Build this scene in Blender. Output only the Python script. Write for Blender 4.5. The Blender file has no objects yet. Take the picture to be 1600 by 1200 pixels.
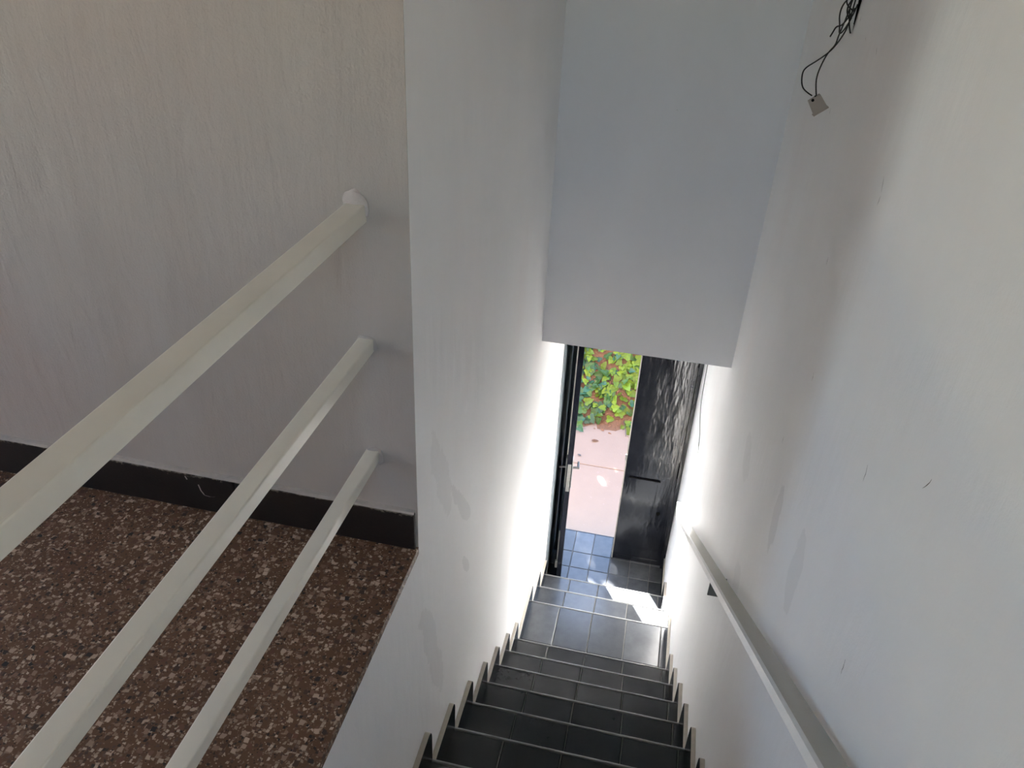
import bpy, bmesh, math, random
from mathutils import Vector, Matrix
random.seed(7)
R = math.radians
sc = bpy.context.scene
col = sc.collection

# ------------------------------------------------------------------ camera
cam_d = bpy.data.cameras.new('camera'); cam = bpy.data.objects.new('camera', cam_d); col.objects.link(cam)
A, B, CR = 0.5612, -0.1888, 0.0503          # pitch down, yaw, roll (radians)
fw = Vector((math.sin(B)*math.cos(A), math.cos(B)*math.cos(A), -math.sin(A)))
r0 = Vector((math.cos(B), -math.sin(B), 0)); u0 = r0.cross(fw)
rt = r0*math.cos(CR) + u0*math.sin(CR); up = -r0*math.sin(CR) + u0*math.cos(CR)
m = Matrix((rt, up, -fw)).transposed().to_4x4(); m.translation = Vector((0.4622, -1.3249, 1.3493))
cam.matrix_world = m
cam_d.sensor_width = 36; cam_d.lens = 1228.8/1600*36; cam_d.clip_start = 0.02; cam_d.clip_end = 300
sc.camera = cam

# ------------------------------------------------------------------ sky, sun, exposure
SUN_EL = 30
world = bpy.data.worlds.new('world'); sc.world = world; world.use_nodes = True
wn = world.node_tree.nodes; wl = world.node_tree.links
bg = wn['Background']
sky = wn.new('ShaderNodeTexSky'); sky.sky_type = 'NISHITA'; sky.sun_disc = False
sky.sun_elevation = R(SUN_EL); sky.sun_rotation = R(-31); sky.air_density = 1.0; sky.dust_density = .4; sky.ozone_density = 1.0
hs = wn.new('ShaderNodeHueSaturation'); hs.inputs['Saturation'].default_value = 1.08
wl.new(sky.outputs[0], hs.inputs['Color']); wl.new(hs.outputs[0], bg.inputs[0]); bg.inputs[1].default_value = 0.95
sd = bpy.data.lights.new('sun', 'SUN'); sd.energy = 88; sd.angle = R(0.53); sd.color = (1, .97, .93)
so = bpy.data.objects.new('sun', sd); col.objects.link(so)
sdir = Vector((.515*math.cos(R(SUN_EL)), -.857*math.cos(R(SUN_EL)), -math.sin(R(SUN_EL))))
so.rotation_euler = sdir.to_track_quat('-Z', 'Y').to_euler(); so.location = (-4, 8, 4)

def portal(name, loc, size, direction):
    d = bpy.data.lights.new(name, 'AREA'); d.shape = 'RECTANGLE'; d.size, d.size_y = size
    d.cycles.is_portal = True
    o = bpy.data.objects.new(name, d); col.objects.link(o); o.location = loc
    o.rotation_euler = Vector(direction).to_track_quat('-Z', 'Z').to_euler()
portal('door_portal', (.42, 3.38, -1.8), (.84, 2.24), (0, -1, 0))
portal('window_portal', (-3.33, -.85, 1.42), (1.0, 1.45), (1, 0, 0))
portal('fill_window_portal', (.35, -3.75, 1.6), (.7, 1.0), (0, 1, 0))
sc.cycles.diffuse_bounces = 8; sc.cycles.max_bounces = 12; sc.cycles.sample_clamp_indirect = 0
sc.view_settings.view_transform = 'Standard'; sc.view_settings.look = 'None'
sc.view_settings.exposure = 0.88; sc.view_settings.gamma = 1; sc.view_settings.use_curve_mapping = False

# ------------------------------------------------------------------ materials
def nt(name):
    mt = bpy.data.materials.new(name); mt.use_nodes = True
    n = mt.node_tree.nodes; l = mt.node_tree.links; b = n['Principled BSDF']
    return mt, n, l, b
def noise(n, l, scale, detail=4, rough=.55, vec=None, dist=0):
    t = n.new('ShaderNodeTexNoise'); t.inputs['Scale'].default_value = scale; t.inputs['Detail'].default_value = detail
    t.inputs['Roughness'].default_value = rough; t.inputs['Distortion'].default_value = dist
    if vec is not None: l.new(vec, t.inputs['Vector'])
    return t.outputs['Fac']
def pos(n):
    return n.new('ShaderNodeNewGeometry').outputs['Position']
def mapping(n, l, vec, scale=(1, 1, 1), loc=(0, 0, 0), rot=(0, 0, 0)):
    mp = n.new('ShaderNodeMapping'); l.new(vec, mp.inputs[0])
    mp.inputs['Scale'].default_value = scale; mp.inputs['Location'].default_value = loc; mp.inputs['Rotation'].default_value = rot
    return mp.outputs[0]
def ramp(n, l, fac, stops):
    r = n.new('ShaderNodeValToRGB'); l.new(fac, r.inputs[0]); e = r.color_ramp.elements
    while len(e) < len(stops): e.new(.5)
    for i, (p, c) in enumerate(stops):
        e[i].position = p; e[i].color = (c, c, c, 1) if isinstance(c, (int, float)) else (*c, 1)
    return r.outputs[0]
def mix(n, l, fac, a, b, mode='MIX'):
    x = n.new('ShaderNodeMix'); x.data_type = 'RGBA'; x.blend_type = mode
    for i, v in ((0, fac), (6, a), (7, b)):
        s = x.inputs[i]
        if isinstance(v, bpy.types.NodeSocket): l.new(v, s)
        elif isinstance(v, (int, float)): s.default_value = v if i == 0 else (v, v, v, 1)
        else: s.default_value = (*v, 1)
    return x.outputs[2]
def math_(n, l, op, a, b=None, clamp=False):
    x = n.new('ShaderNodeMath'); x.operation = op; x.use_clamp = clamp
    for s, v in ((x.inputs[0], a), (x.inputs[1], b)):
        if v is None: continue
        if isinstance(v, bpy.types.NodeSocket): l.new(v, s)
        else: s.default_value = v
    return x.outputs[0]
def bump(n, l, b, h, strength=.3, dist=.01, prev=None):
    x = n.new('ShaderNodeBump'); x.inputs['Strength'].default_value = strength; x.inputs['Distance'].default_value = dist
    l.new(h, x.inputs['Height'])
    if prev is not None: l.new(prev, x.inputs['Normal'])
    l.new(x.outputs[0], b.inputs['Normal']); return x.outputs[0]

def simple(name, c, rough=.5, metal=0, var=.12, vs=20, bs=.1, coat=0, spec=.5):
    mt, n, l, b = nt(name); p = pos(n)
    f = noise(n, l, vs, 5, .6, p)
    cc = mix(n, l, f, [x*(1-var) for x in c], [min(1, x*(1+var)) for x in c])
    l.new(cc, b.inputs['Base Color']); b.inputs['Roughness'].default_value = rough; b.inputs['Metallic'].default_value = metal
    b.inputs['Coat Weight'].default_value = coat; b.inputs['Specular IOR Level'].default_value = spec
    if bs: bump(n, l, b, noise(n, l, vs*6, 3, .6, p), bs, .002)
    return mt

def plaster(name, c, patches=(), scratches=(), grain=1.0, tint=(1, .975, .97)):
    """painted plaster: roller grain, soft trowel undulation, duller patches at given world places"""
    mt, n, l, b = nt(name); p = pos(n)
    big = noise(n, l, 1.6, 4, .6, mapping(n, l, p, (1, 1, .55)), .3)
    base = mix(n, l, ramp(n, l, big, [(.35, 0.), (.7, 1.)]), [x*.965 for x in c], [min(1, x*1.02) for x in c])
    pink = noise(n, l, 2.3, 3, .5, mapping(n, l, p, (1, 1, .6), (3, 5, 1)))
    base = mix(n, l, ramp(n, l, pink, [(.5, 0.), (.68, .8)]), base, mix(n, l, 1.0, base, tint, 'MULTIPLY'))
    wob = noise(n, l, 9, 5, .65, p)
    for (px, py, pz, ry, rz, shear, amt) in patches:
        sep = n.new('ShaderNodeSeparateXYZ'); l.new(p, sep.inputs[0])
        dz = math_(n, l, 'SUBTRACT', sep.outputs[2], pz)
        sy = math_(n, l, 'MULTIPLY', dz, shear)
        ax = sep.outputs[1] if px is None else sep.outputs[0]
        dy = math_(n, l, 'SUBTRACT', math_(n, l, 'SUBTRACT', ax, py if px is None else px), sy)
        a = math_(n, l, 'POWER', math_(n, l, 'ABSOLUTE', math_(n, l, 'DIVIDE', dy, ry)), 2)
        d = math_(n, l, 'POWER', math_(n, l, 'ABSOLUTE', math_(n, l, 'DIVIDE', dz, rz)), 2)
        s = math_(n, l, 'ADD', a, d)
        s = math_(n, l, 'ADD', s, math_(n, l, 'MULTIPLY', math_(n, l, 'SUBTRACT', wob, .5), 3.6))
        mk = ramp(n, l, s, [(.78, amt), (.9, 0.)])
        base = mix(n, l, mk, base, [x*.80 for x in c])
    l.new(base, b.inputs['Base Color'])
    b.inputs['Roughness'].default_value = .62; b.inputs['Specular IOR Level'].default_value = .25
    g = noise(n, l, 190, 4, .6, p); und = noise(n, l, 5, 3, .5, mapping(n, l, p, (1, 1, .35)))
    streak = noise(n, l, 26, 5, .6, mapping(n, l, p, (1, 1, .22)), .8)
    x = bump(n, l, b, und, .35*grain, .02)
    x = bump(n, l, b, streak, .22*grain, .004, x)
    bump(n, l, b, g, .22*grain, .0018, x)
    return mt

M = {}
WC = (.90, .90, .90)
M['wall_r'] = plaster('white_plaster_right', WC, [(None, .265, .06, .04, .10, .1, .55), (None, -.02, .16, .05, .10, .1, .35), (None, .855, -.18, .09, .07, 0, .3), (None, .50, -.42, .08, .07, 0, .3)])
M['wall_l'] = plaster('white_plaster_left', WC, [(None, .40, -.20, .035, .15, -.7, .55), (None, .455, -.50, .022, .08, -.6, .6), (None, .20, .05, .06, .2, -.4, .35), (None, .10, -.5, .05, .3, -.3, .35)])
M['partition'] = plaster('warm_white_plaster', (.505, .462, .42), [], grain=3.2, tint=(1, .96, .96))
M['hanging'] = plaster('white_plaster_over_door', (.84, .84, .85), [])
M['ceiling'] = plaster('ceiling_plaster', (.8, .8, .79), [])

def terrazzo():
    mt, n, l, b = nt('terrazzo'); p = pos(n)
    warp = n.new('ShaderNodeTexNoise'); warp.inputs['Scale'].default_value = 60; l.new(p, warp.inputs['Vector'])
    pv = n.new('ShaderNodeVectorMath'); pv.operation = 'MULTIPLY_ADD'; l.new(warp.outputs['Color'], pv.inputs[0]); pv.inputs[1].default_value = (.010, .010, 0); l.new(p, pv.inputs[2])
    matrix = mix(n, l, noise(n, l, 7, 5, .65, p), (.088, .043, .022), (.200, .108, .060))
    colr = matrix; hh = None
    for sc_, keep, size, cols in ((260, .55, .30, [(.0, (.015, .012, .01)), (.35, (.14, .07, .045)), (.7, (.36, .25, .175)), (1, (.52, .40, .30))]),
                            (150, .60, .40, [(.0, (.02, .017, .015)), (.4, (.12, .07, .05)), (.7, (.38, .28, .20)), (1, (.60, .48, .37))]),
                            (85, .76, .40, [(.0, (.02, .02, .02)), (.35, (.17, .08, .05)), (.6, (.30, .20, .14)), (1, (.60, .46, .35))])):
        v = n.new('ShaderNodeTexVoronoi'); v.inputs['Scale'].default_value = sc_; v.feature = 'F1'; v.distance = 'CHEBYCHEV'; l.new(pv.outputs[0], v.inputs['Vector'])
        sp = n.new('ShaderNodeSeparateColor'); l.new(v.outputs['Color'], sp.inputs[0])
        on = math_(n, l, 'GREATER_THAN', sp.outputs[0], keep)
        shp = ramp(n, l, v.outputs['Distance'], [(size, 1.), (size+.10, 0.)])
        mk = math_(n, l, 'MULTIPLY', on, shp)
        cc = ramp(n, l, sp.outputs[1], cols)
        colr = mix(n, l, mk, colr, cc)
    l.new(colr, b.inputs['Base Color']); 
    rg = ramp(n, l, noise(n, l, 12, 4, .6, p), [(.3, .42), (.7, .6)]); l.new(rg, b.inputs['Roughness'])
    b.inputs['Specular IOR Level'].default_value = .35
    bump(n, l, b, noise(n, l, 150, 3, .6, p), .12, .002)
    return mt
M['terrazzo'] = terrazzo()

def tile_mat(name, c1, c2, r1=.16, r2=.34, spec=.5):
    mt, n, l, b = nt(name); p = pos(n)
    oi = n.new('ShaderNodeObjectInfo').outputs['Random']
    f = noise(n, l, 14, 6, .65, p)
    cc = mix(n, l, ramp(n, l, f, [(.3, 0.), (.7, 1.)]), c1, c2)
    cc = mix(n, l, 1.0, cc, ramp(n, l, oi, [(0, .7), (1, 1.3)]), 'MULTIPLY')
    dust = ramp(n, l, noise(n, l, 45, 7, .75, p, .5), [(.62, 0.), (.85, .22)])
    cc = mix(n, l, dust, cc, (.13, .125, .12))
    l.new(cc, b.inputs['Base Color'])
    l.new(ramp(n, l, noise(n, l, 22, 5, .7, p), [(.3, r1), (.75, r2)]), b.inputs['Roughness'])
    b.inputs['Specular IOR Level'].default_value = spec
    bump(n, l, b, noise(n, l, 40, 4, .6, p), .06, .003)
    return mt
M['tile'] = tile_mat('slate_tile', (.016, .0175, .020), (.0165, .018, .0205), .19, .23)
M['tile_lit'] = tile_mat('lit_slate_tile', (.048, .052, .058), (.074, .078, .084), .2, .26)  # paler slate near the door, brightness of the sun patch put into its colour
M['grout'] = simple('grout', (.13, .125, .115), .85, 0, .2, 60, .3)
M['nosing'] = simple('worn_nosing', (.27, .275, .27), .38, 0, .25, 30, .15)
M['skirt_edge'] = simple('unglazed_edge', (.47, .43, .37), .8, 0, .2, 50, .3)
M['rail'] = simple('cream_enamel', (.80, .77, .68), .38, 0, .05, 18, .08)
M['fillet'] = simple('fillet_paint', (.44, .41, .37), .8, 0, .2, 60, .4)
M['patch'] = simple('mortar_patch', (.55, .50, .47), .85, 0, .15, 60, .5)
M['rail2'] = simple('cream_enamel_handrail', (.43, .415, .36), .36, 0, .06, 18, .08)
M['bracket'] = simple('grey_bracket', (.13, .14, .13), .6, 0, .1)
M['steel'] = simple('dull_steel', (.42, .41, .38), .38, .85, .2, 40)
M['lever'] = simple('dark_worn_steel', (.16, .15, .14), .55, .5, .2, 40)
M['black'] = simple('black_dull', (.006, .006, .006), .9, spec=.05)
M['rubber'] = simple('black_insulation', (.012, .009, .008), .5)
M['connector'] = simple('cream_plastic', (.40, .345, .30), .5, 0, .05)
M['edge'] = simple('worn_bare_edge', (.36, .33, .29), .5, .2, .3, 30)
M['whitecap'] = simple('white_enamel', (.75, .75, .74), .4)
M['grey_lining'] = simple('grey_black_lining', (.20, .225, .25), .32, 0, .2, 10)
M['concrete'] = simple('concrete', (.3, .3, .29), .9)
M['facade'] = simple('brick_render', (.12, .085, .07), .9)
M['scratch'] = simple('scratch', (.10, .095, .09), .9)

def door_black():
    mt, n, l, b = nt('black_door_paint'); p = pos(n)
    pm = mapping(n, l, p, (1, 1, .25))
    s = noise(n, l, 22, 7, .72, pm, .15); s2 = noise(n, l, 3.2, 3, .5, pm)
    d = math_(n, l, 'MULTIPLY', ramp(n, l, s, [(.48, 0.), (.8, .7)]), ramp(n, l, s2, [(.42, 0.1), (.6, 1.)]))
    cc = mix(n, l, d, (.006, .007, .011), (.035, .039, .052)); l.new(cc, b.inputs['Base Color'])
    l.new(ramp(n, l, s, [(.3, .10), (.7, .26)]), b.inputs['Roughness']); b.inputs['Specular IOR Level'].default_value = .55
    x = bump(n, l, b, noise(n, l, 5, 4, .6, pm), .5, .02)
    bump(n, l, b, noise(n, l, 40, 5, .65, pm), .3, .0015, x)
    return mt
M['door'] = door_black()
def base_black():
    mt, n, l, b = nt('black_skirting_paint'); p = pos(n)
    sep = n.new('ShaderNodeSeparateXYZ'); l.new(p, sep.inputs[0])
    sp = noise(n, l, 38, 6, .75, mapping(n, l, p, (1, 1, 1.6)))
    edge = ramp(n, l, sep.outputs[2], [(.099, 0.), (.112, .26)])
    mk = ramp(n, l, math_(n, l, 'ADD', sp, edge), [(.68, 0.), (.72, .8)])
    cc = mix(n, l, noise(n, l, 9, 4, .6, p), (.006, .005, .005), (.022, .016, .013))
    cc = mix(n, l, mk, cc, (.22, .20, .15)); l.new(cc, b.inputs['Base Color'])
    b.inputs['Roughness'].default_value = .42
    bump(n, l, b, sp, .3, .003)
    return mt
M['base'] = base_black()
def pave():
    mt, n, l, b = nt('pink_paving'); p = pos(n)
    cc = mix(n, l, noise(n, l, 5, 6, .7, p), (.268, .196, .148), (.32, .236, .180))
    cc = mix(n, l, ramp(n, l, noise(n, l, 34, 5, .7, p), [(.64, 0.), (.72, .6)]), cc, (.45, .34, .32))
    l.new(cc, b.inputs['Base Color']); b.inputs['Roughness'].default_value = .85
    bump(n, l, b, noise(n, l, 80, 5, .6, p), .3, .004); return mt
M['pave'] = pave()
def litter():
    mt, n, l, b = nt('leaf_litter'); p = pos(n)
    cc = mix(n, l, noise(n, l, 18, 6, .7, p), (.09, .045, .025), (.26, .15, .09)); l.new(cc, b.inputs['Base Color'])
    b.inputs['Roughness'].default_value = .9; bump(n, l, b, noise(n, l, 50, 5, .7, p), .8, .02); return mt
M['soil'] = litter()
def leaf(name, c, trans=.35):
    mt, n, l, b = nt(name)
    oi = n.new('ShaderNodeObjectInfo').outputs['Random']
    p = pos(n)
    v = ramp(n, l, noise(n, l, 30, 3, .6, p), [(.3, .8), (.7, 1.2)])
    v2 = ramp(n, l, oi, [(0, .7), (1, 1.35)])
    cc = mix(n, l, 1., mix(n, l, 1., c, v, 'MULTIPLY'), v2, 'MULTIPLY')
    l.new(cc, b.inputs['Base Color']); b.inputs['Roughness'].default_value = .42
    tr = n.new('ShaderNodeBsdfTranslucent'); l.new(cc, tr.inputs[0]); ms = n.new('ShaderNodeMixShader'); ms.inputs[0].default_value = trans
    l.new(b.outputs[0], ms.inputs[1]); l.new(tr.outputs[0], ms.inputs[2]); l.new(ms.outputs[0], n['Material Output'].inputs[0])
    return mt
M['leafA'] = leaf('ivy_bright', (.16, .27, .02), .4)
M['leafB'] = leaf('ivy_mid', (.06, .145, .035), .3)
M['leafC'] = leaf('ivy_dark', (.035, .11, .055), .25)
M['leafT'] = leaf('tree_leaf', (.05, .11, .025), .04)
M['leafD'] = leaf('dry_leaf', (.26, .135, .07), .3)

# ------------------------------------------------------------------ mesh helpers
def link(name, me, mats, parent=None, loc=None):
    o = bpy.data.objects.new(name, me); col.objects.link(o)
    for x in (mats if isinstance(mats, (list, tuple)) else [mats]):
        if len(me.materials) < (len(mats) if isinstance(mats, (list, tuple)) else 1): me.materials.append(x)
    if parent: o.parent = parent
    if loc is not None: o.location = loc
    return o
def bm_box(bm, x0, x1, y0, y1, z0, z1, bev=0, seg=1, mi=0):
    r = bmesh.ops.create_cube(bm, size=1)
    for v in r['verts']:
        v.co = Vector(((x0+x1)/2+v.co.x*(x1-x0), (y0+y1)/2+v.co.y*(y1-y0), (z0+z1)/2+v.co.z*(z1-z0)))
    fs = {f for v in r['verts'] for f in v.link_faces}
    for f in fs: f.material_index = mi
    if bev:
        es = list({e for v in r['verts'] for e in v.link_edges})
        bmesh.ops.bevel(bm, geom=es, offset=bev, segments=seg, affect='EDGES', profile=.5)
def mesh(bm, name, smooth=False):
    me = bpy.data.meshes.new(name); bm.normal_update(); bm.to_mesh(me); bm.free()
    if smooth:
        for p in me.polygons: p.use_smooth = True
    return me
def box(name, x0, x1, y0, y1, z0, z1, mat, parent=None, bev=0, seg=1):
    bm = bmesh.new(); bm_box(bm, x0, x1, y0, y1, z0, z1, bev, seg); return link(name, mesh(bm, name), mat, parent)
def struct(o, label=None):
    o['kind'] = 'structure'
    if label: o['label'] = label
    return o
def thing(name, loc, label, cat, group=None, rz=0):
    o = bpy.data.objects.new(name, None); col.objects.link(o); o.location = loc; o.rotation_euler.z = rz
    o.empty_display_size = .1; tag(o, label, cat, group); return o
def tag(o, label, cat, group=None):
    o['label'] = label; o['category'] = cat
    if group: o['group'] = group
    return o
def wallgrid(name, x0, x1, y0, y1, z0, z1, mat, bulge=.004, step=.12):
    """box whose big faces are gently uneven plaster"""
    from mathutils import noise as mn
    bm = bmesh.new(); bm_box(bm, x0, x1, y0, y1, z0, z1)
    return link(name, mesh(bm, name), mat)

def cyl(bm, p0, p1, r, n=12, mi=0):
    p0, p1 = Vector(p0), Vector(p1); d = p1-p0
    q = d.to_track_quat('Z', 'Y').to_matrix().to_4x4(); q.translation = (p0+p1)/2
    rr = bmesh.ops.create_cone(bm, cap_ends=True, segments=n, radius1=r, radius2=r, depth=d.length, matrix=q)
    for f in {f for v in rr['verts'] for f in v.link_faces}: f.material_index = mi
def tube(name, pts, r, mat, parent=None, res=6):
    cu = bpy.data.curves.new(name, 'CURVE'); cu.dimensions = '3D'; cu.bevel_depth = r; cu.bevel_resolution = 2; cu.resolution_u = res; cu.use_fill_caps = True
    s = cu.splines.new('NURBS'); s.points.add(len(pts)-1)
    for i, p in enumerate(pts): s.points[i].co = (*p, 1)
    s.use_endpoint_u = True; s.order_u = 3
    o = bpy.data.objects.new(name, cu); col.objects.link(o)
    dg = bpy.context.evaluated_depsgraph_get(); me = bpy.data.meshes.new_from_object(o.evaluated_get(dg))
    bpy.data.objects.remove(o); me.name = name
    for p in me.polygons: p.use_smooth = True
    me.materials.clear()
    return link(name, me, mat, parent)

# ------------------------------------------------------------------ setting
W = .84; H = .2027; ZF = -2.9214; TOP = 2.6; YO = 3.365; YD = 3.135
# landing floor
struct(box('floor', -3.3, .0008, -3.7, .0, -.0219, 0, M['terrazzo']), 'brown terrazzo landing floor with pale and dark stone chips')
struct(box('floor', 0, W+.1, -3.7, -.98, -.20, 0, M['terrazzo']))
# walls of the landing
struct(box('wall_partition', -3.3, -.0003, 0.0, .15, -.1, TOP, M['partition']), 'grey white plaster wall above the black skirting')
bm = bmesh.new(); bm_box(bm, -.15, 0, .0025, YO-.012, -3.4, TOP); bm_box(bm, -.15, 0, -3.7, .0025, -3.4, -.022)
struct(link('wall_left', mesh(bm, 'wall_left'), M['wall_l']), 'white plaster wall on the left of the stairs')
struct(box('wall_right', W, W+.18, -3.9, YO-.012, -3.4, TOP, M['wall_r']), 'white plaster wall on the right of the stairs')
struct(box('ceiling', -3.5, W+.18, -3.9, YO-.2, TOP, TOP+.15, M['ceiling']))
# far left wall with a window opening
wx0, wx1 = -3.5, -3.3; wy0, wy1, wz0, wz1 = -1.35, -.35, .7, 2.05
bm = bmesh.new()
bm_box(bm, wx0, wx1, -3.9, wy0, -.2, TOP); bm_box(bm, wx0, wx1, wy1, .15, -.2, TOP)
bm_box(bm, wx0, wx1, wy0, wy1, -.2, wz0); bm_box(bm, wx0, wx1, wy0, wy1, wz1, TOP)
struct(link('wall_far_left', mesh(bm, 'w'), M['ceiling']))
bx0, bx1, bz0, bz1 = .0, .7, 1.1, 2.1  # unseen back window, added to lift the light on the hanging wall
bm = bmesh.new()
bm_box(bm, -3.3, bx0, -3.9, -3.7, -.2, TOP); bm_box(bm, bx1, W, -3.9, -3.7, -.2, TOP)
bm_box(bm, bx0, bx1, -3.9, -3.7, -.2, bz0); bm_box(bm, bx0, bx1, -3.9, -3.7, bz1, TOP)
struct(link('wall_back', mesh(bm, 'w'), M['ceiling']))
def win_frame(name, axis, a0, a1, z0, z1, c):
    bm = bmesh.new(); t = .05; am = (a0+a1)/2
    for (p, q, zz0, zz1) in ((a0, a0+t, z0, z1), (a1-t, a1, z0, z1), (a0, a1, z0, z0+t), (a0, a1, z1-t, z1), (am-.025, am+.025, z0, z1)):
        if axis == 'y': bm_box(bm, c-.02, c+.02, p, q, zz0, zz1, .004)
        else: bm_box(bm, p, q, c-.02, c+.02, zz0, zz1, .004)
    return struct(link(name, mesh(bm, name), M['whitecap']))
win_frame('window_1', 'y', wy0, wy1, wz0, wz1, -3.4); win_frame('fill_window', 'x', bx0, bx1, bz0, bz1, -3.8)
# wall that hangs over the lower flight, and the storey behind it
YL, ZL = 1.763, -.374
struct(box('wall_over_door', 0.0, W, YL, YO-.2, ZL, TOP, M['hanging']), 'white plaster wall hanging over the doorway')
struct(box('wall_above_door', 0.0, W, 3.0, YO-.2, -.665, ZL, M['ceiling']))
struct(box('wall_facade_top', 0.0, W, YO-.2, YO, -.665, TOP+.3, M['facade']))
bm = bmesh.new(); bm_box(bm, -4, -.15, 3.165, YO, -3.4, TOP+.3); bm_box(bm, -.15, 0, YO-.012, YO, -3.4, TOP+.3)
struct(link('wall_facade_left', mesh(bm, 'facade'), M['facade']))
bm = bmesh.new(); bm_box(bm, W+.18, 5, 3.165, YO, -3.4, TOP+.3); bm_box(bm, W, W+.18, YO-.012, YO, -3.4, TOP+.3)
struct(link('wall_facade_right', mesh(bm, 'facade'), M['facade']))
# black skirting, in lengths with open joints
bb = bpy.data.objects.new('baseboard_left', None); col.objects.link(bb); bb['kind'] = 'structure'; bb['label'] = 'black painted skirting with chipped pale top edge'
xs = [-.003, -.46, -.93, -1.5, -2.1, -2.7, -3.29]
for i in range(6):
    bm = bmesh.new(); bm_box(bm, xs[i+1]+.002, xs[i]-.001, -.013-.001*(i % 2), -.0005, 0.0005, .112+random.uniform(-.001, .001), .003, 2)
    link('board', mesh(bm, 'board'), M['base'], bb)
for pts in ([(-.556, .084), (-.552, .066), (-.545, .054)], [(-.545, .053), (-.530, .051), (-.516, .054)], [(-.588, .104), (-.584, .094)]):
    bm = bmesh.new(); pv = None
    for i, (x, z) in enumerate(pts):
        w_ = .0016; cur = [bm.verts.new((x-w_, -.0152, z)), bm.verts.new((x+w_, -.0152, z+.001))]
        if pv: bm.faces.new((pv[0], pv[1], cur[1], cur[0]))
        pv = cur
    link('scuff', mesh(bm, 'scuff'), M['patch'], bb)
# plaster fillet above skirting
bm = bmesh.new(); N = 60
prev = None
for i in range(N+1):
    x = -3.29+i*3.285/N; hh = .114+random.uniform(0, .004)
    vs = [bm.verts.new((x, -.012-random.uniform(0, .002), .111)), bm.verts.new((x, -.009, hh)), bm.verts.new((x, 0, hh+.002))]
    if prev:
        for k in range(2): bm.faces.new((prev[k], vs[k], vs[k+1], prev[k+1]))
    prev = vs
fil = link('plaster_fillet', mesh(bm, 'fillet'), M['fillet'], bb)

# ------------------------------------------------------------------ staircase
stairs = thing('staircase', (0, 0, ZF), 'narrow flight of dark slate tiled steps going down to the black door', 'stairs')
def par(o, p):      # keep world placement under an unrotated parent
    o.parent = p; o.matrix_parent_inverse = Matrix.Translation(p.location).inverted(); return o
# (front nosing y, back y, level)  from the door up
lv = [(2.647, 2.334, ZF+H), (2.334, 2.013, ZF+2*H), (2.013, 1.5421, ZF+3*H)]
for k in range(10):
    y = 1.5421-k*.2525; lv.append((y, y-.2525, ZF+(4+k)*H))
tile_cache = {}
def tile_mesh(w, d, t=.012, bev=.0025):
    key = (round(w, 4), round(d, 4), t)
    if key not in tile_cache:
        bm = bmesh.new(); bm_box(bm, -w/2, w/2, -d/2, d/2, -t, 0, bev, 1); tile_cache[key] = mesh(bm, 'tile')
    return tile_cache[key]
def skirt_mesh(ln, h=.148, t=.017, rnd=.035, side=1):
    bm = bmesh.new(); prof = [(0, 0), (ln, 0), (ln, h-rnd)]
    for a in range(1, 7): prof.append((ln-rnd*.6*(1-math.cos(a/6*math.pi/2)), h-rnd+rnd*math.sin(a/6*math.pi/2)))
    prof.append((0, h))
    a = [bm.verts.new((0, y, z)) for y, z in prof]; b_ = [bm.verts.new((side*t, y, z)) for y, z in prof]
    n = len(prof)
    f1 = bm.faces.new(a); f2 = bm.faces.new(b_[::-1])
    for i in range(n):
        f = bm.faces.new((a[i], b_[i], b_[(i+1) % n], a[(i+1) % n])); f.material_index = 1
    bmesh.ops.recalc_face_normals(bm, faces=bm.faces)
    es = [e for e in bm.edges if all(abs(v.co.x) > t*.5 for v in e.verts)]
    bmesh.ops.bevel(bm, geom=es, offset=.0012, segments=1, affect='EDGES')
    return mesh(bm, 'skirting')
XJ = [.003, .19, .39, .595, .80, .837]
for i, (yf, yb, z) in enumerate(lv):
    lo = ZF-.06 if i == 0 else lv[i-1][2]-.05
    bm = bmesh.new(); bm_box(bm, .0005, W-.0005, yb-.02, yf-.006, lo, z-.004)
    st = link('step', mesh(bm, 'step'), M['grout']); par(st, stairs); tm = M['tile_lit'] if i < 3 else M['tile']
    rows = [(yf-.009, yb)] if i != 2 else [(yf-.009, 1.71), (1.71, yb)]
    for (ya, yc) in rows:
        for j in range(5):
            w = XJ[j+1]-XJ[j]-.005; d = ya-yc-.004
            tl = link('tile', tile_mesh(w, d, .012 if i > 2 else .0119), tm, st)
            tl.location = ((XJ[j]+XJ[j+1])/2, (ya+yc)/2, z+random.uniform(-.0006, .0006))
            tl.rotation_euler = (random.uniform(-.002, .002), random.uniform(-.002, .002), random.uniform(-.003, .003))
    # riser tiles
    zr = lv[i-1][2] if i else ZF
    for j in range(5):
        bm = bmesh.new(); bm_box(bm, XJ[j]+.0025, XJ[j+1]-.0025, yf-.008, yf-.001, zr+.001, z-.013, .0015)
        link('riser_tile', mesh(bm, 'riser'), M['tile'], st)
    bm = bmesh.new(); bm_box(bm, .002, W-.002, yf-.0085, yf, z-.012, z+.0012, .0035, 3)
    link('nosing', mesh(bm, 'nosing', True), M['nosing'], st)
    ln = yf-yb-.004
    for sx, side in ((.0006, 1), (W-.0006, -1)):
        s = link('skirting', skirt_mesh(ln, .148+random.uniform(-.006, .004), .017, random.uniform(.03, .045), side), [M['tile'], M['skirt_edge']], st)
        s.location = (sx, yb+.002, z)
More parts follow.
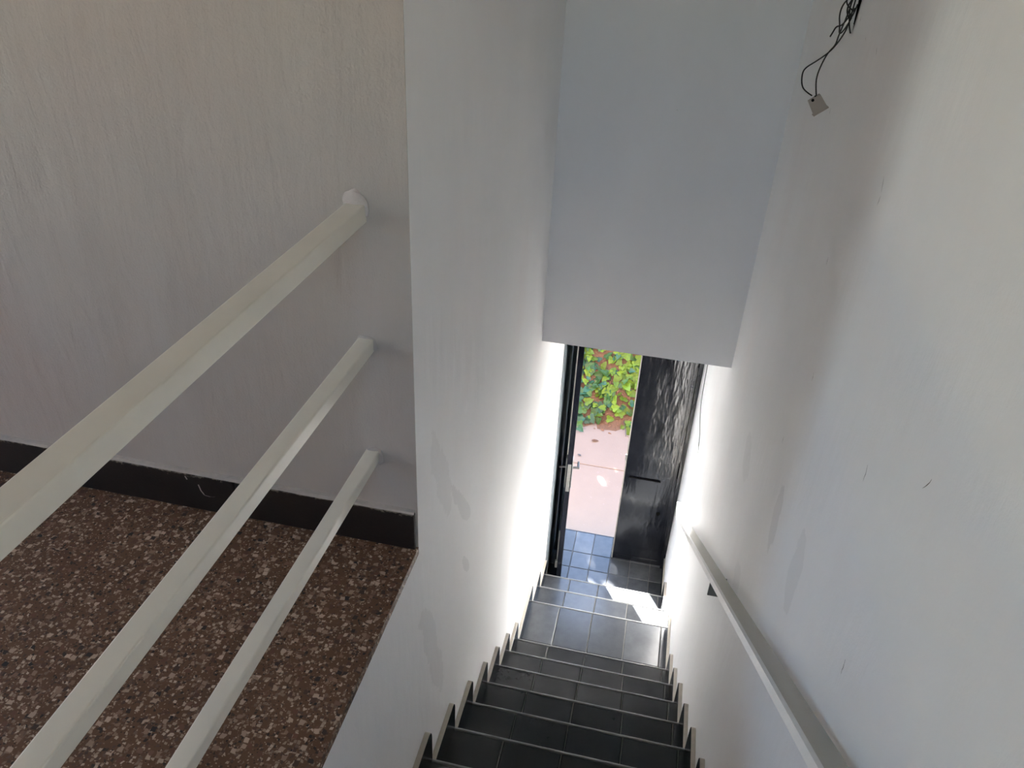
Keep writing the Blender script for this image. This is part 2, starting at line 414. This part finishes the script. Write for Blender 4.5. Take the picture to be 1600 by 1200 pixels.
# door floor
df = struct(box('floor_entrance', 0.0, W, 2.60, YO-.006, ZF-.12, ZF-.004, M['grout']), 'dark slate tiled entrance floor')
ys = [2.645, 2.80, 2.965, 3.130, YO-.006]; xj2 = [.003, .15, .295, .44, .59, .74, .837]
for a in range(4):
    for j in range(6):
        tl = link('tile', tile_mesh(xj2[j+1]-xj2[j]-.0035, ys[a+1]-ys[a]-.003, .0118), M['tile_lit'], df)
        tl.location = ((xj2[j]+xj2[j+1])/2, (ys[a]+ys[a+1])/2, ZF+random.uniform(-.0005, .0005))
bm = bmesh.new(); bm_box(bm, 0.002, W-.002, YO-.007, YO+.002, ZF-.06, ZF, .002, 2); link('nosing', mesh(bm, 'n'), M['tile'], df)
for sx, side in ((.0006, 1), (W-.0006, -1)):
    s = link('skirting', skirt_mesh(.45, .13, .012, .01, side), [M['tile'], M['skirt_edge']], df); s.location = (sx, 2.648, ZF)

# ------------------------------------------------------------------ railing on the landing
def sq_tube(name, x0, x1, z0, z1, y0, y1, mat, parent):
    bm = bmesh.new(); bm_box(bm, x0, x1, y0, y1, z0, z1, .003, 2); return link(name, mesh(bm, name), mat, parent)
rl = thing('railing', (-.1, -2.2, 0), 'cream painted railing of three square steel tubes fixed into the wall', 'railing')
for (x0, x1, z0, z1) in ((-.124, -.084, .808, .843), (-.117, -.084, .528, .558), (-.117, -.086, .243, .272)):
    par(sq_tube('rail', x0, x1, z0, z1, -2.2, .004, M['rail'], None), rl)
p = box('post', -.125, -.085, -2.24, -2.2, 0, .86, M['rail'], None, .003, 2); par(p, rl)
def blob(name, c, r, sc_, parent, mat, seed):
    bm = bmesh.new(); bmesh.ops.create_icosphere(bm, subdivisions=3, radius=1)
    from mathutils import noise as mn
    for v in bm.verts:
        k = 1+.25*mn.noise(v.co*1.8+Vector((seed, 0, 0)))
        v.co = Vector((c[0]+v.co.x*sc_[0]*k, c[1]+v.co.y*sc_[1]*k, c[2]+v.co.z*sc_[2]*k))
    o = link(name, mesh(bm, name, True), mat); par(o, parent); return o
blob('mortar_collar', (-.104, 0, .840), 1, (.026, .006, .030), rl, M['patch'], 1)
blob('mortar_collar', (-.100, 0, .544), 1, (.024, .004, .022), rl, M['partition'], 2)
blob('mortar_collar', (-.100, 0, .256), 1, (.025, .005, .024), rl, M['partition'], 3)

# ------------------------------------------------------------------ handrail on the right wall
hr = thing('handrail', (.80, 2.15, -1.6), 'flat cream painted handrail sloping down the right wall', 'handrail')
def zrail(y): return -.0745-.70*y
HX0, HX1, HT = .775, .826, .012
bm = bmesh.new()
yA, yB = -1.15, 2.12
vs = []
for y in (yA, yB):
    z = zrail(y)
    vs.append([bm.verts.new(c) for c in ((HX0, y, z-HT), (HX1, y, z-HT), (HX1, y, z), (HX0, y, z))])
for i in range(4): bm.faces.new((vs[0][i], vs[0][(i+1) % 4], vs[1][(i+1) % 4], vs[1][i]))
bm.faces.new(vs[0][::-1]); bm.faces.new(vs[1]); bmesh.ops.recalc_face_normals(bm, faces=bm.faces)
bmesh.ops.bevel(bm, geom=list(bm.edges), offset=.0015, segments=2, affect='EDGES')
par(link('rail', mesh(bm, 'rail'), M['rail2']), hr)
zb = zrail(yB)
vs = []; bm = bmesh.new()
for y in (yA, yB-.01):
    z = zrail(y); vs.append([bm.verts.new(c) for c in ((HX0-.004, y, z-HT-.002), (HX0-.0002, y, z-HT-.002), (HX0+.010, y, z+.0015), (HX0+.001, y, z+.0015))])
for i in range(4): bm.faces.new((vs[0][i], vs[0][(i+1) % 4], vs[1][(i+1) % 4], vs[1][i]))
bm.faces.new(vs[0][::-1]); bm.faces.new(vs[1]); bmesh.ops.recalc_face_normals(bm, faces=bm.faces)
e_ = link('edge_strip', mesh(bm, 'edge_strip'), M['whitecap']); e_['label'] = 'front edge painted paler for the door light on it'; par(e_, hr)  # added strip: door light on the bar's front face painted as white
par(box('end_plate', HX0-.006, HX1-.002, yB-.005, yB+.135, zb-HT, zb-.001, M['whitecap'], None, .002, 2), hr)
for y in (-.7, .66):      # flat wall brackets under the bar
    z = zrail(y)-HT-.004
    par(box('bracket', HX0+.014, W, y-.003, y+.003, z-.085, z, M['bracket'], None, .001), hr)

# ------------------------------------------------------------------ street door, two leaves
ZT = -.70
dr = struct(bpy.data.objects.new('door_1', None)); col.objects.link(dr); dr.location = (.42, YD, ZF)
dr['label'] = 'black painted metal double door, left leaf standing open'
bm = bmesh.new()
bm_box(bm, .812, .8395, YD-.02, YD+.05, ZF+.001, -.666, .002); bm_box(bm, .0005, .03, YD-.03, YD+.05, ZF+.001, -.666, .002)
bm_box(bm, .03, .812, YD-.02, YD+.05, ZT, -.666, .002)
par(link('door_frame', mesh(bm, 'frame'), M['door']), dr)
par(box('frame_lining', .0005, .009, 2.655, YD-.035, ZF+.001, -.67, M['grey_lining'], None, .002, 2), dr)
def leaf_parts(w, name, par_to):
    """leaf in its own coordinates: x 0..w from the hinge, y 0..-.035 (inside face at -y), z from the floor"""
    hgt = ZT-ZF-.01
    lf = bpy.data.objects.new(name, None); return lf, hgt
# right leaf, shut
bm = bmesh.new(); bm_box(bm, .452, .811, YD, YD+.036, ZF+.008, ZT, .002)
rl_ = link('door_leaf', mesh(bm, 'leaf'), M['door']); par(rl_, dr); rl_['label'] = 'shut right leaf of the black door'
def lpart(name, bm, mat, leafo, lab=None, smooth=False):
    o = link(name, mesh(bm, name, smooth), mat); o.parent = leafo; o.matrix_parent_inverse = Matrix.Identity(4)
    if leafo.parent: pass
    if lab: o['label'] = lab
    return o
# the leaf object has an identity basis, so its children use world coordinates
bm = bmesh.new(); bm_box(bm, .444, .4525, YD-.004, YD+.03, ZF+.008, ZT, .001); lpart('edge_strip', bm, M['edge'], rl_, 'worn pale edge strip')
bm = bmesh.new(); bm_box(bm, .4525, .462, YD-.006, YD+.002, ZF+.01, ZT, .001); lpart('astragal', bm, M['door'], rl_)
bm = bmesh.new()
bm_box(bm, .783, .786, YD-.003, YD+.001, ZF+.12, ZT-.03, .0008); bm_box(bm, .786, .811, YD-.007, YD+.001, ZF+.02, ZT, .001)
bm_box(bm, .462, .80, YD-.004, YD+.001, ZF+.012, ZF+.055, .001)
lpart('border', bm, M['door'], rl_)
bm = bmesh.new(); bm_box(bm, .490, .690, YD-.005, YD+.001, -2.235, -2.128, .002); lpart('mail_flap', bm, M['door'], rl_)
bm = bmesh.new(); bm_box(bm, .486, .706, YD-.010, YD+.002, -2.127, -2.117, .001); lpart('mail_slot', bm, M['black'], rl_)
bm = bmesh.new(); cyl(bm, (.728, YD-.005, -2.415), (.728, YD+.002, -2.415), .013, 16); lpart('keyhole', bm, M['black'], rl_)
bm = bmesh.new(); bm_box(bm, .438, .452, YD-.012, YD-.002, -1.98, -1.93, .002); lpart('latch', bm, M['steel'], rl_, 'small steel latch')
for zz in (-1.1, -2.0, -2.75):
    bm = bmesh.new(); cyl(bm, (.813, YD-.012, zz-.06), (.813, YD-.012, zz+.06), .008, 10); lpart('hinge', bm, M['black'], rl_)
# left leaf, open about eighty degrees
ang = math.atan2(-.385, .052)
wl_ = .392; hgt = ZT-ZF-.01
bm = bmesh.new(); bm_box(bm, 0, wl_, -.034, 0, 0, hgt, .002)
ll = link('door_leaf', mesh(bm, 'leaf'), M['door']); ll.rotation_euler.z = ang
ll.location = (.062, 3.10, ZF+.008); ll.parent = dr; ll.matrix_parent_inverse = Matrix.Translation(dr.location).inverted()
ll['label'] = 'left leaf of the black door, standing open'
def L(name, bm, mat, lab=None): return lpart(name, bm, mat, ll, lab)
zz = lambda z: z-ZF-.008
bm = bmesh.new(); bm_box(bm, wl_-.001, wl_+.002, -.029, -.006, zz(-2.0), zz(-1.775), .001)
L('lock_plate', bm, M['steel'], 'worn steel lock plate')
bm = bmesh.new(); bm_box(bm, wl_+.001, wl_+.006, -.024, -.012, zz(-1.92), zz(-1.90), .001); L('latch_bolt', bm, M['steel'], 'steel latch bolt')
for s in (1, -1):
    yy = 0 if s > 0 else -.034
    bm = bmesh.new(); bm_box(bm, wl_-.075, wl_-.035, min(yy, yy+s*.006), max(yy, yy+s*.006), zz(-2.0), zz(-1.76), .002); L('handle_plate', bm, M['steel'], 'steel handle plate')
    bm = bmesh.new(); cyl(bm, (wl_-.055, yy, zz(-1.84)), (wl_-.055, yy+s*.045, zz(-1.84)), .008); cyl(bm, (wl_-.05, yy+s*.042, zz(-1.84)), (wl_-.115, yy+s*.044, zz(-1.84)), .0075)
    L('lever_handle', bm, M['lever'], 'dull steel lever handle')
bm = bmesh.new(); bm_box(bm, wl_-.012, wl_-.006, -.042, -.034, zz(-2.66), zz(-2.36), .001); L('bolt_rod', bm, M['steel'], 'steel bolt rod')
bm = bmesh.new(); bm_box(bm, wl_-.010, wl_-.004, -.040, -.034, zz(-1.70), zz(-.8), .001); L('bolt_rod', bm, M['edge'], 'pale bolt rod')
bm = bmesh.new(); bm_box(bm, wl_-.02, wl_+.001, -.05, -.034, zz(-2.70), zz(-2.64), .001); L('bolt_keep', bm, M['steel'], 'steel bolt keep')

# ------------------------------------------------------------------ hanging wires and connector at the upper right
wr = thing('connector_block', (.80, .90, .914), 'cream plastic connector block hanging on two thin black wires by the right wall', 'connector')
bm = bmesh.new()
bm_box(bm, -.021, .021, -.009, .009, -.026, .026, .002, 2)
for v in bm.verts:
    if v.co.z < -.015: v.co.x *= 1.16
bm_box(bm, -.027, .027, -.011, .011, -.030, -.025, .001)
o = link('block', mesh(bm, 'block'), M['connector']); o.parent = wr; o.rotation_euler = (0, R(-37), R(8)); o.scale = (.76, .76, .76)
bm = bmesh.new(); cyl(bm, (-.008, -.010, .022), (-.008, -.008, .022), .005, 12); cyl(bm, (.006, 0, .024), (.006, 0, .028), .004, 10)
o2 = link('wire_entry', mesh(bm, 'e'), M['black']); o2.parent = o
def W_(pts): return [(x, .9+dy, z) for x, z, dy in pts]
wires = thing('hanging_wires', (.83, .90, 1.15), 'tangle of thin black wires hanging out of a hole in the upper right wall', 'wires')
sets = [
 [(.838, 1.24, 0), (.842-.012, 1.159, 0), (.829, 1.102, 0), (.820, 1.073, 0), (.800, 1.041, -.01), (.770, 1.015, -.01), (.750, 1.000, -.01), (.745, .985, -.01), (.751, .955, -.01), (.768, .940, 0), (.783, .933, 0)],
 [(.832, 1.24, .01), (.826, 1.16, .01), (.822, 1.12, .01), (.813, 1.075, .01), (.812, 1.055, .01), (.798, 1.036, .01), (.788, 1.01, .0), (.783, .98, 0), (.787, .955, 0), (.793, .935, 0)],
 [(.834, 1.25, 0), (.820, 1.17, -.01), (.803, 1.15, -.01), (.800, 1.125, -.01), (.808, 1.10, -.01), (.812, 1.08, 0), (.822, 1.09, 0), (.832, 1.12, 0)],
 [(.836, 1.18, 0), (.822, 1.165, -.015), (.812, 1.14, -.015), (.825, 1.115, -.01), (.834, 1.125, 0), (.838, 1.15, 0)],
 [(.836, 1.14, .01), (.825, 1.12, 0), (.812, 1.10, -.005), (.800, 1.10, -.01), (.795, 1.085, -.01), (.791, 1.075, -.01)],
 [(.838, 1.20, -.01), (.813, 1.19, -.02), (.806, 1.165, -.02), (.812, 1.145, -.015), (.832, 1.135, -.005)],
 [(.838, 1.22, .01), (.828, 1.20, -.01), (.818, 1.155, -.012), (.830, 1.10, 0), (.838, 1.085, 0)]]
for s_ in sets: par(tube('wire', W_(s_), .0018, M['rubber']), wires)
# ragged dark hole the wires come out of
bm = bmesh.new(); ring = []
for k in range(22):
    a = k/22*2*math.pi; rr = 1+random.uniform(-.2, .2)
    ring.append(bm.verts.new((W-.0015, .885+.022*math.cos(a)*rr, 1.185+.085*math.sin(a)*rr)))
bm.faces.new(ring); bmesh.ops.solidify(bm, geom=bm.faces[:], thickness=.001)
par(link('wall_hole', mesh(bm, 'hole'), M['black']), wires)

# thin cable down the right wall by the door
cb = tube('cable', [(.838, 2.88, -.95), (.837, 2.86, -1.20), (.833, 2.62, -1.22), (.834, 2.42, -1.20), (.834, 2.36, -1.29), (.836, 2.33, -1.42)], .0022, M['bracket'])
tag(cb, 'thin grey cable stuck down the right wall beside the door', 'cable')

# ------------------------------------------------------------------ scratches and pits in the plaster
def scratch(ax, y, z, ln, tilt, wd=.0007):
    bm = bmesh.new(); pts = 4; vs = []
    for k in range(pts+1):
        t = k/pts-.5; w = wd*(1-abs(t)*1.7)+.0002; off = random.uniform(-.0015, .0015)
        yy = y+math.sin(tilt)*ln*t+off; z_ = z+math.cos(tilt)*ln*t
        for e in (-1, 1):
            if ax == 'r': vs.append(bm.verts.new((W-.0006, yy+e*w, z_)))
            elif ax == 'p': vs.append(bm.verts.new((yy+e*w, -.0004, z_)))
            else: vs.append(bm.verts.new((yy+e*w, YL-.0006, z_)))
    for k in range(pts): bm.faces.new((vs[2*k], vs[2*k+1], vs[2*k+3], vs[2*k+2]))
    return mesh(bm, 'scratch')
wr_ = bpy.data.objects['wall_right']; wh_ = bpy.data.objects['wall_over_door']; wp_ = bpy.data.objects['wall_partition']
for y, z, ln, t in ((.197, .923, .03, .5), (.19, .895, .02, -.3), (-.22, .575, .03, .2), (-.442, .729, .03, -.5), (-.415, .339, .03, .1), (.475, .658, .02, 0), (.42, .19, .02, .4), (.555, 1.096, .02, .7), (.823, 1.126, .012, 0), (.92, .895, .02, .2), (.70, 1.10, .012, .9), (.30, .45, .02, .1)):
    link('scratch', scratch('r', y, z, ln, t), M['scratch'], wr_)
link('scratch', scratch('h', .445, .680, .006, 1.4, .002), M['scratch'], wh_)
link('scratch', scratch('h', .46, .683, .02, 1.5, .0006), M['scratch'], wh_)
# raised drips and cracks in the landing wall
for x, z, ln, t in ((-.294, 1.06, .09, -.1), (-.38, .42, .10, .05), (-.88, .30, .14, -.15), (-.265, .52, .05, .7), (-.534, 1.14, .08, 0), (-.45, .37, .06, .6)):
    link('paint_ridge', scratch('p', x, z, ln, t, .0009), M['partition'], wp_)

# ------------------------------------------------------------------ street: pavement, ivy bank, shrub
ZP = -2.985
pv_ = struct(box('pavement', -5, 5, YO, 5.4, ZP-.2, ZP-.008, M['soil']), 'pale pink pavement outside the door')
for a, (ya, yb_) in enumerate(((YO+.004, 4.31), (4.31, 5.25))):
    for k in range(-5, 5):
        x0 = k*1.0-.35+.2*a; bm = bmesh.new(); bm_box(bm, x0+.003, x0+.997, ya+.003, yb_-.003, ZP-.05, ZP+random.uniform(-.001, .001), .004)
        link('paving_slab', mesh(bm, 'slab'), M['pave'], pv_)
struct(box('ground', -30, 30, 5.4, 40, ZP-.3, ZP-.1, M['concrete']))
from mathutils import noise as mn
def bank_z(x, y):
    b0 = 4.93+.12*mn.noise(Vector((x*1.6, 3, 0)))+.05*mn.noise(Vector((x*6, 1, 0)))
    t = max(0, y-b0); return ZP-.01+min(1.25, t*.95)+(.05*mn.noise(Vector((x*4, y*4, 2))) if t > 0 else 0)*min(1, t*4)
bm = bmesh.new(); NX, NY = 90, 24; g = []
for j in range(NY+1):
    g.append([bm.verts.new((-4.5+9*i/NX, 4.75+j*.11, bank_z(-4.5+9*i/NX, 4.75+j*.11)-(.03 if j < 1 else 0))) for i in range(NX+1)])
for j in range(NY):
    for i in range(NX): bm.faces.new((g[j][i], g[j][i+1], g[j+1][i+1], g[j+1][i]))
bank = struct(link('ground_bank', mesh(bm, 'bank', True), M['soil']), 'earth bank covered in dry leaf litter')

def ivy_leaf_mesh(size, mats, lobes=True):
    bm = bmesh.new()
    prof = [(0, 0), (.28, -.12), (.50, .10), (.36, .32), (.30, .62), (0, 1.0)] if lobes else [(0, 0), (.16, .1), (.24, .4), (.17, .75), (.05, .95), (0, 1.0)]
    r_ = [bm.verts.new((x*size, y*size, abs(x)*size*.25-.15*size*y*y)) for x, y in prof]
    l_ = [bm.verts.new((-x*size, y*size, abs(x)*size*.25-.15*size*y*y)) for x, y in prof[1:-1]]
    c = bm.verts.new((0, .45*size, -.03*size))
    ring = r_+l_[::-1]
    for i in range(len(ring)): bm.faces.new((c, ring[i], ring[(i+1) % len(ring)]))
    return mesh(bm, 'leaf')
LM = {}
for k, mt in enumerate(('leafA', 'leafB', 'leafC')):
    me = ivy_leaf_mesh(.078, None); me.materials.append(M[mt]); LM[k] = me
nrm = Vector((0, -.66, .75))
def leaf_matrix(p, size=1.0, flat=False, spread=.55):
    n_ = (nrm if not flat else Vector((0, 0, 1)))+Vector((random.uniform(-spread, spread), random.uniform(-spread, spread), random.uniform(-spread, spread)*.6))
    n_.normalize(); q = n_.to_track_quat('Z', 'Y'); a = Matrix.Rotation(random.uniform(0, 6.283), 4, 'Z')
    return Matrix.Translation(p) @ q.to_matrix().to_4x4() @ a @ Matrix.Scale(size, 4)
ivy = thing('ivy', (.2, 5.3, bank_z(.2, 5.3)), 'green ivy spreading over the bank beyond the open door', 'ivy')
bg_bm = {0: bmesh.new(), 1: bmesh.new(), 2: bmesh.new()}
def add_leaf(bm, me, mat):
    vs = [bm.verts.new(mat @ v.co) for v in me.vertices]
    for p in me.polygons: bm.faces.new([vs[i] for i in p.vertices])
def density(x, y):
    t = y-4.95
    d = min(1, max(0, (t+.02)/.30)) + (.35 if x < .0 or x > .36 else 0)
    return d*(1.2+.9*mn.noise(Vector((x*3.3, y*3.3, 9))))
for x, y, k, sz in ((-.05, 4.80, 2, .9), (-.02, 4.86, 1, 1.0), (-.07, 4.90, 2, 1.1), (.0, 4.93, 2, .9), (-.04, 4.98, 1, 1.2), (.39, 4.97, 0, 1.0), (.35, 5.02, 0, .9)):
    o = bpy.data.objects.new('leaf', LM[k]); col.objects.link(o); o.parent = ivy
    o.matrix_parent_inverse = Matrix.Translation(ivy.location).inverted()
    o.matrix_basis = leaf_matrix(Vector((x, y, max(bank_z(x, y), ZP)+.05)), sz, False, .3)
cnt = 0; tries = 0
while cnt < 290 and tries < 5000:
    tries += 1
    x = random.uniform(-.20, .48); y = random.uniform(4.88, 5.6)
    if random.random() > density(x, y): continue
    k = 0 if (random.random() < .25+.5*(x > .15)) else (1 if random.random() < .55 else 2)
    o = bpy.data.objects.new('leaf', LM[k]); col.objects.link(o); o.parent = ivy
    o.matrix_parent_inverse = Matrix.Translation(ivy.location).inverted()
    o.matrix_basis = leaf_matrix(Vector((x, y, bank_z(x, y)+random.uniform(.02, .07))), random.uniform(.6, 1.25)); cnt += 1
for _ in range(3800):
    x = random.uniform(-4.3, 4.3); y = random.uniform(4.95, 6.1)
    if -.20 < x < .48 and y < 5.6: continue
    if random.random() > density(x, y): continue
    k = random.choice((0, 1, 1, 2)); add_leaf(bg_bm[k], LM[k], leaf_matrix(Vector((x, y, bank_z(x, y)+.04)), random.uniform(.7, 1.3)))
for k in range(3):
    o = link('foliage', mesh(bg_bm[k], 'foliage'), M[('leafA', 'leafB', 'leafC')[k]]); par(o, ivy); o['kind'] = 'stuff'
# dry leaves lying on the bank
dl = ivy_leaf_mesh(.035, None, False); bm = bmesh.new()
for _ in range(1500):
    x = random.uniform(-1.2, 1.4) if random.random() < .8 else random.uniform(-4, 4); y = random.uniform(4.84, 5.9)
    if y < 4.93 and random.random() < .7: continue
    add_leaf(bm, dl, leaf_matrix(Vector((x, y, bank_z(x, y)+.012)), random.uniform(.5, 1.3)))
o = link('leaf_litter', mesh(bm, 'litter'), M['leafD']); tag(o, 'dry brown leaf litter between the ivy on the bank', 'leaf litter'); o['kind'] = 'stuff'
dm = ivy_leaf_mesh(.07, None, False)
f1 = link('fallen_leaf', dm, M['leafD']); f1.matrix_world = Matrix.Translation((.10, 4.67, ZP+.012)) @ Matrix.Rotation(-1.2, 4, 'Z')
tag(f1, 'orange dry leaf lying on the pink pavement nearer the ivy', 'leaf')
f2 = link('fallen_leaf', ivy_leaf_mesh(.045, None, False), M['scratch']); f2.matrix_world = Matrix.Translation((.035, 4.41, ZP+.01)) @ Matrix.Rotation(.8, 4, 'Z')
tag(f2, 'small dark leaf lying on the pink pavement near the slab joint', 'leaf')
# thin twig at the edge of the bank
tw = tube('twig', [(.36, 5.02, ZP+.05), (.385, 4.96, ZP+.03), (.40, 4.88, ZP+.012), (.405, 4.83, ZP+.008)], .003, M['scratch'])
tag(tw, 'thin dark twig lying on the pavement by the ivy', 'twig')

# shrub beside the street that shades the pavement and dapples the entrance floor
sh = thing('street_tree', (-2.2, 7.6, ZP-.1), 'small leafy street tree standing behind the ivy bank', 'tree')
par(tube('trunk', [(-2.2, 7.6, ZP-.1), (-2.22, 7.62, -2.2), (-2.18, 7.58, -1.6), (-2.15, 7.6, -.9)], .05, M['soil']), sh)
bm = bmesh.new(); cl = ivy_leaf_mesh(.15, None)
for _ in range(13000):
    v = Vector((random.gauss(0, 1), random.gauss(0, 1), random.gauss(0, 1))); v.normalize(); v *= random.random()**.4
    x, y, z = -1.7+v.x*2.7, 7.6+v.y*1.3, -1.15+v.z*1.6
    if z > -2.9214+(y-2.80)*.673-.03 or z < -2.55 or (y < 7.1 and z < -1.3): continue
    if z > -2.9214+(y-2.80)*.673-.15 and random.random() < .55: continue
    add_leaf(bm, cl, leaf_matrix(Vector((x, y, z)), random.uniform(.5, 1.1), True, .7))
o = link('canopy', mesh(bm, 'canopy'), M['leafT']); par(o, sh); o['kind'] = 'stuff'
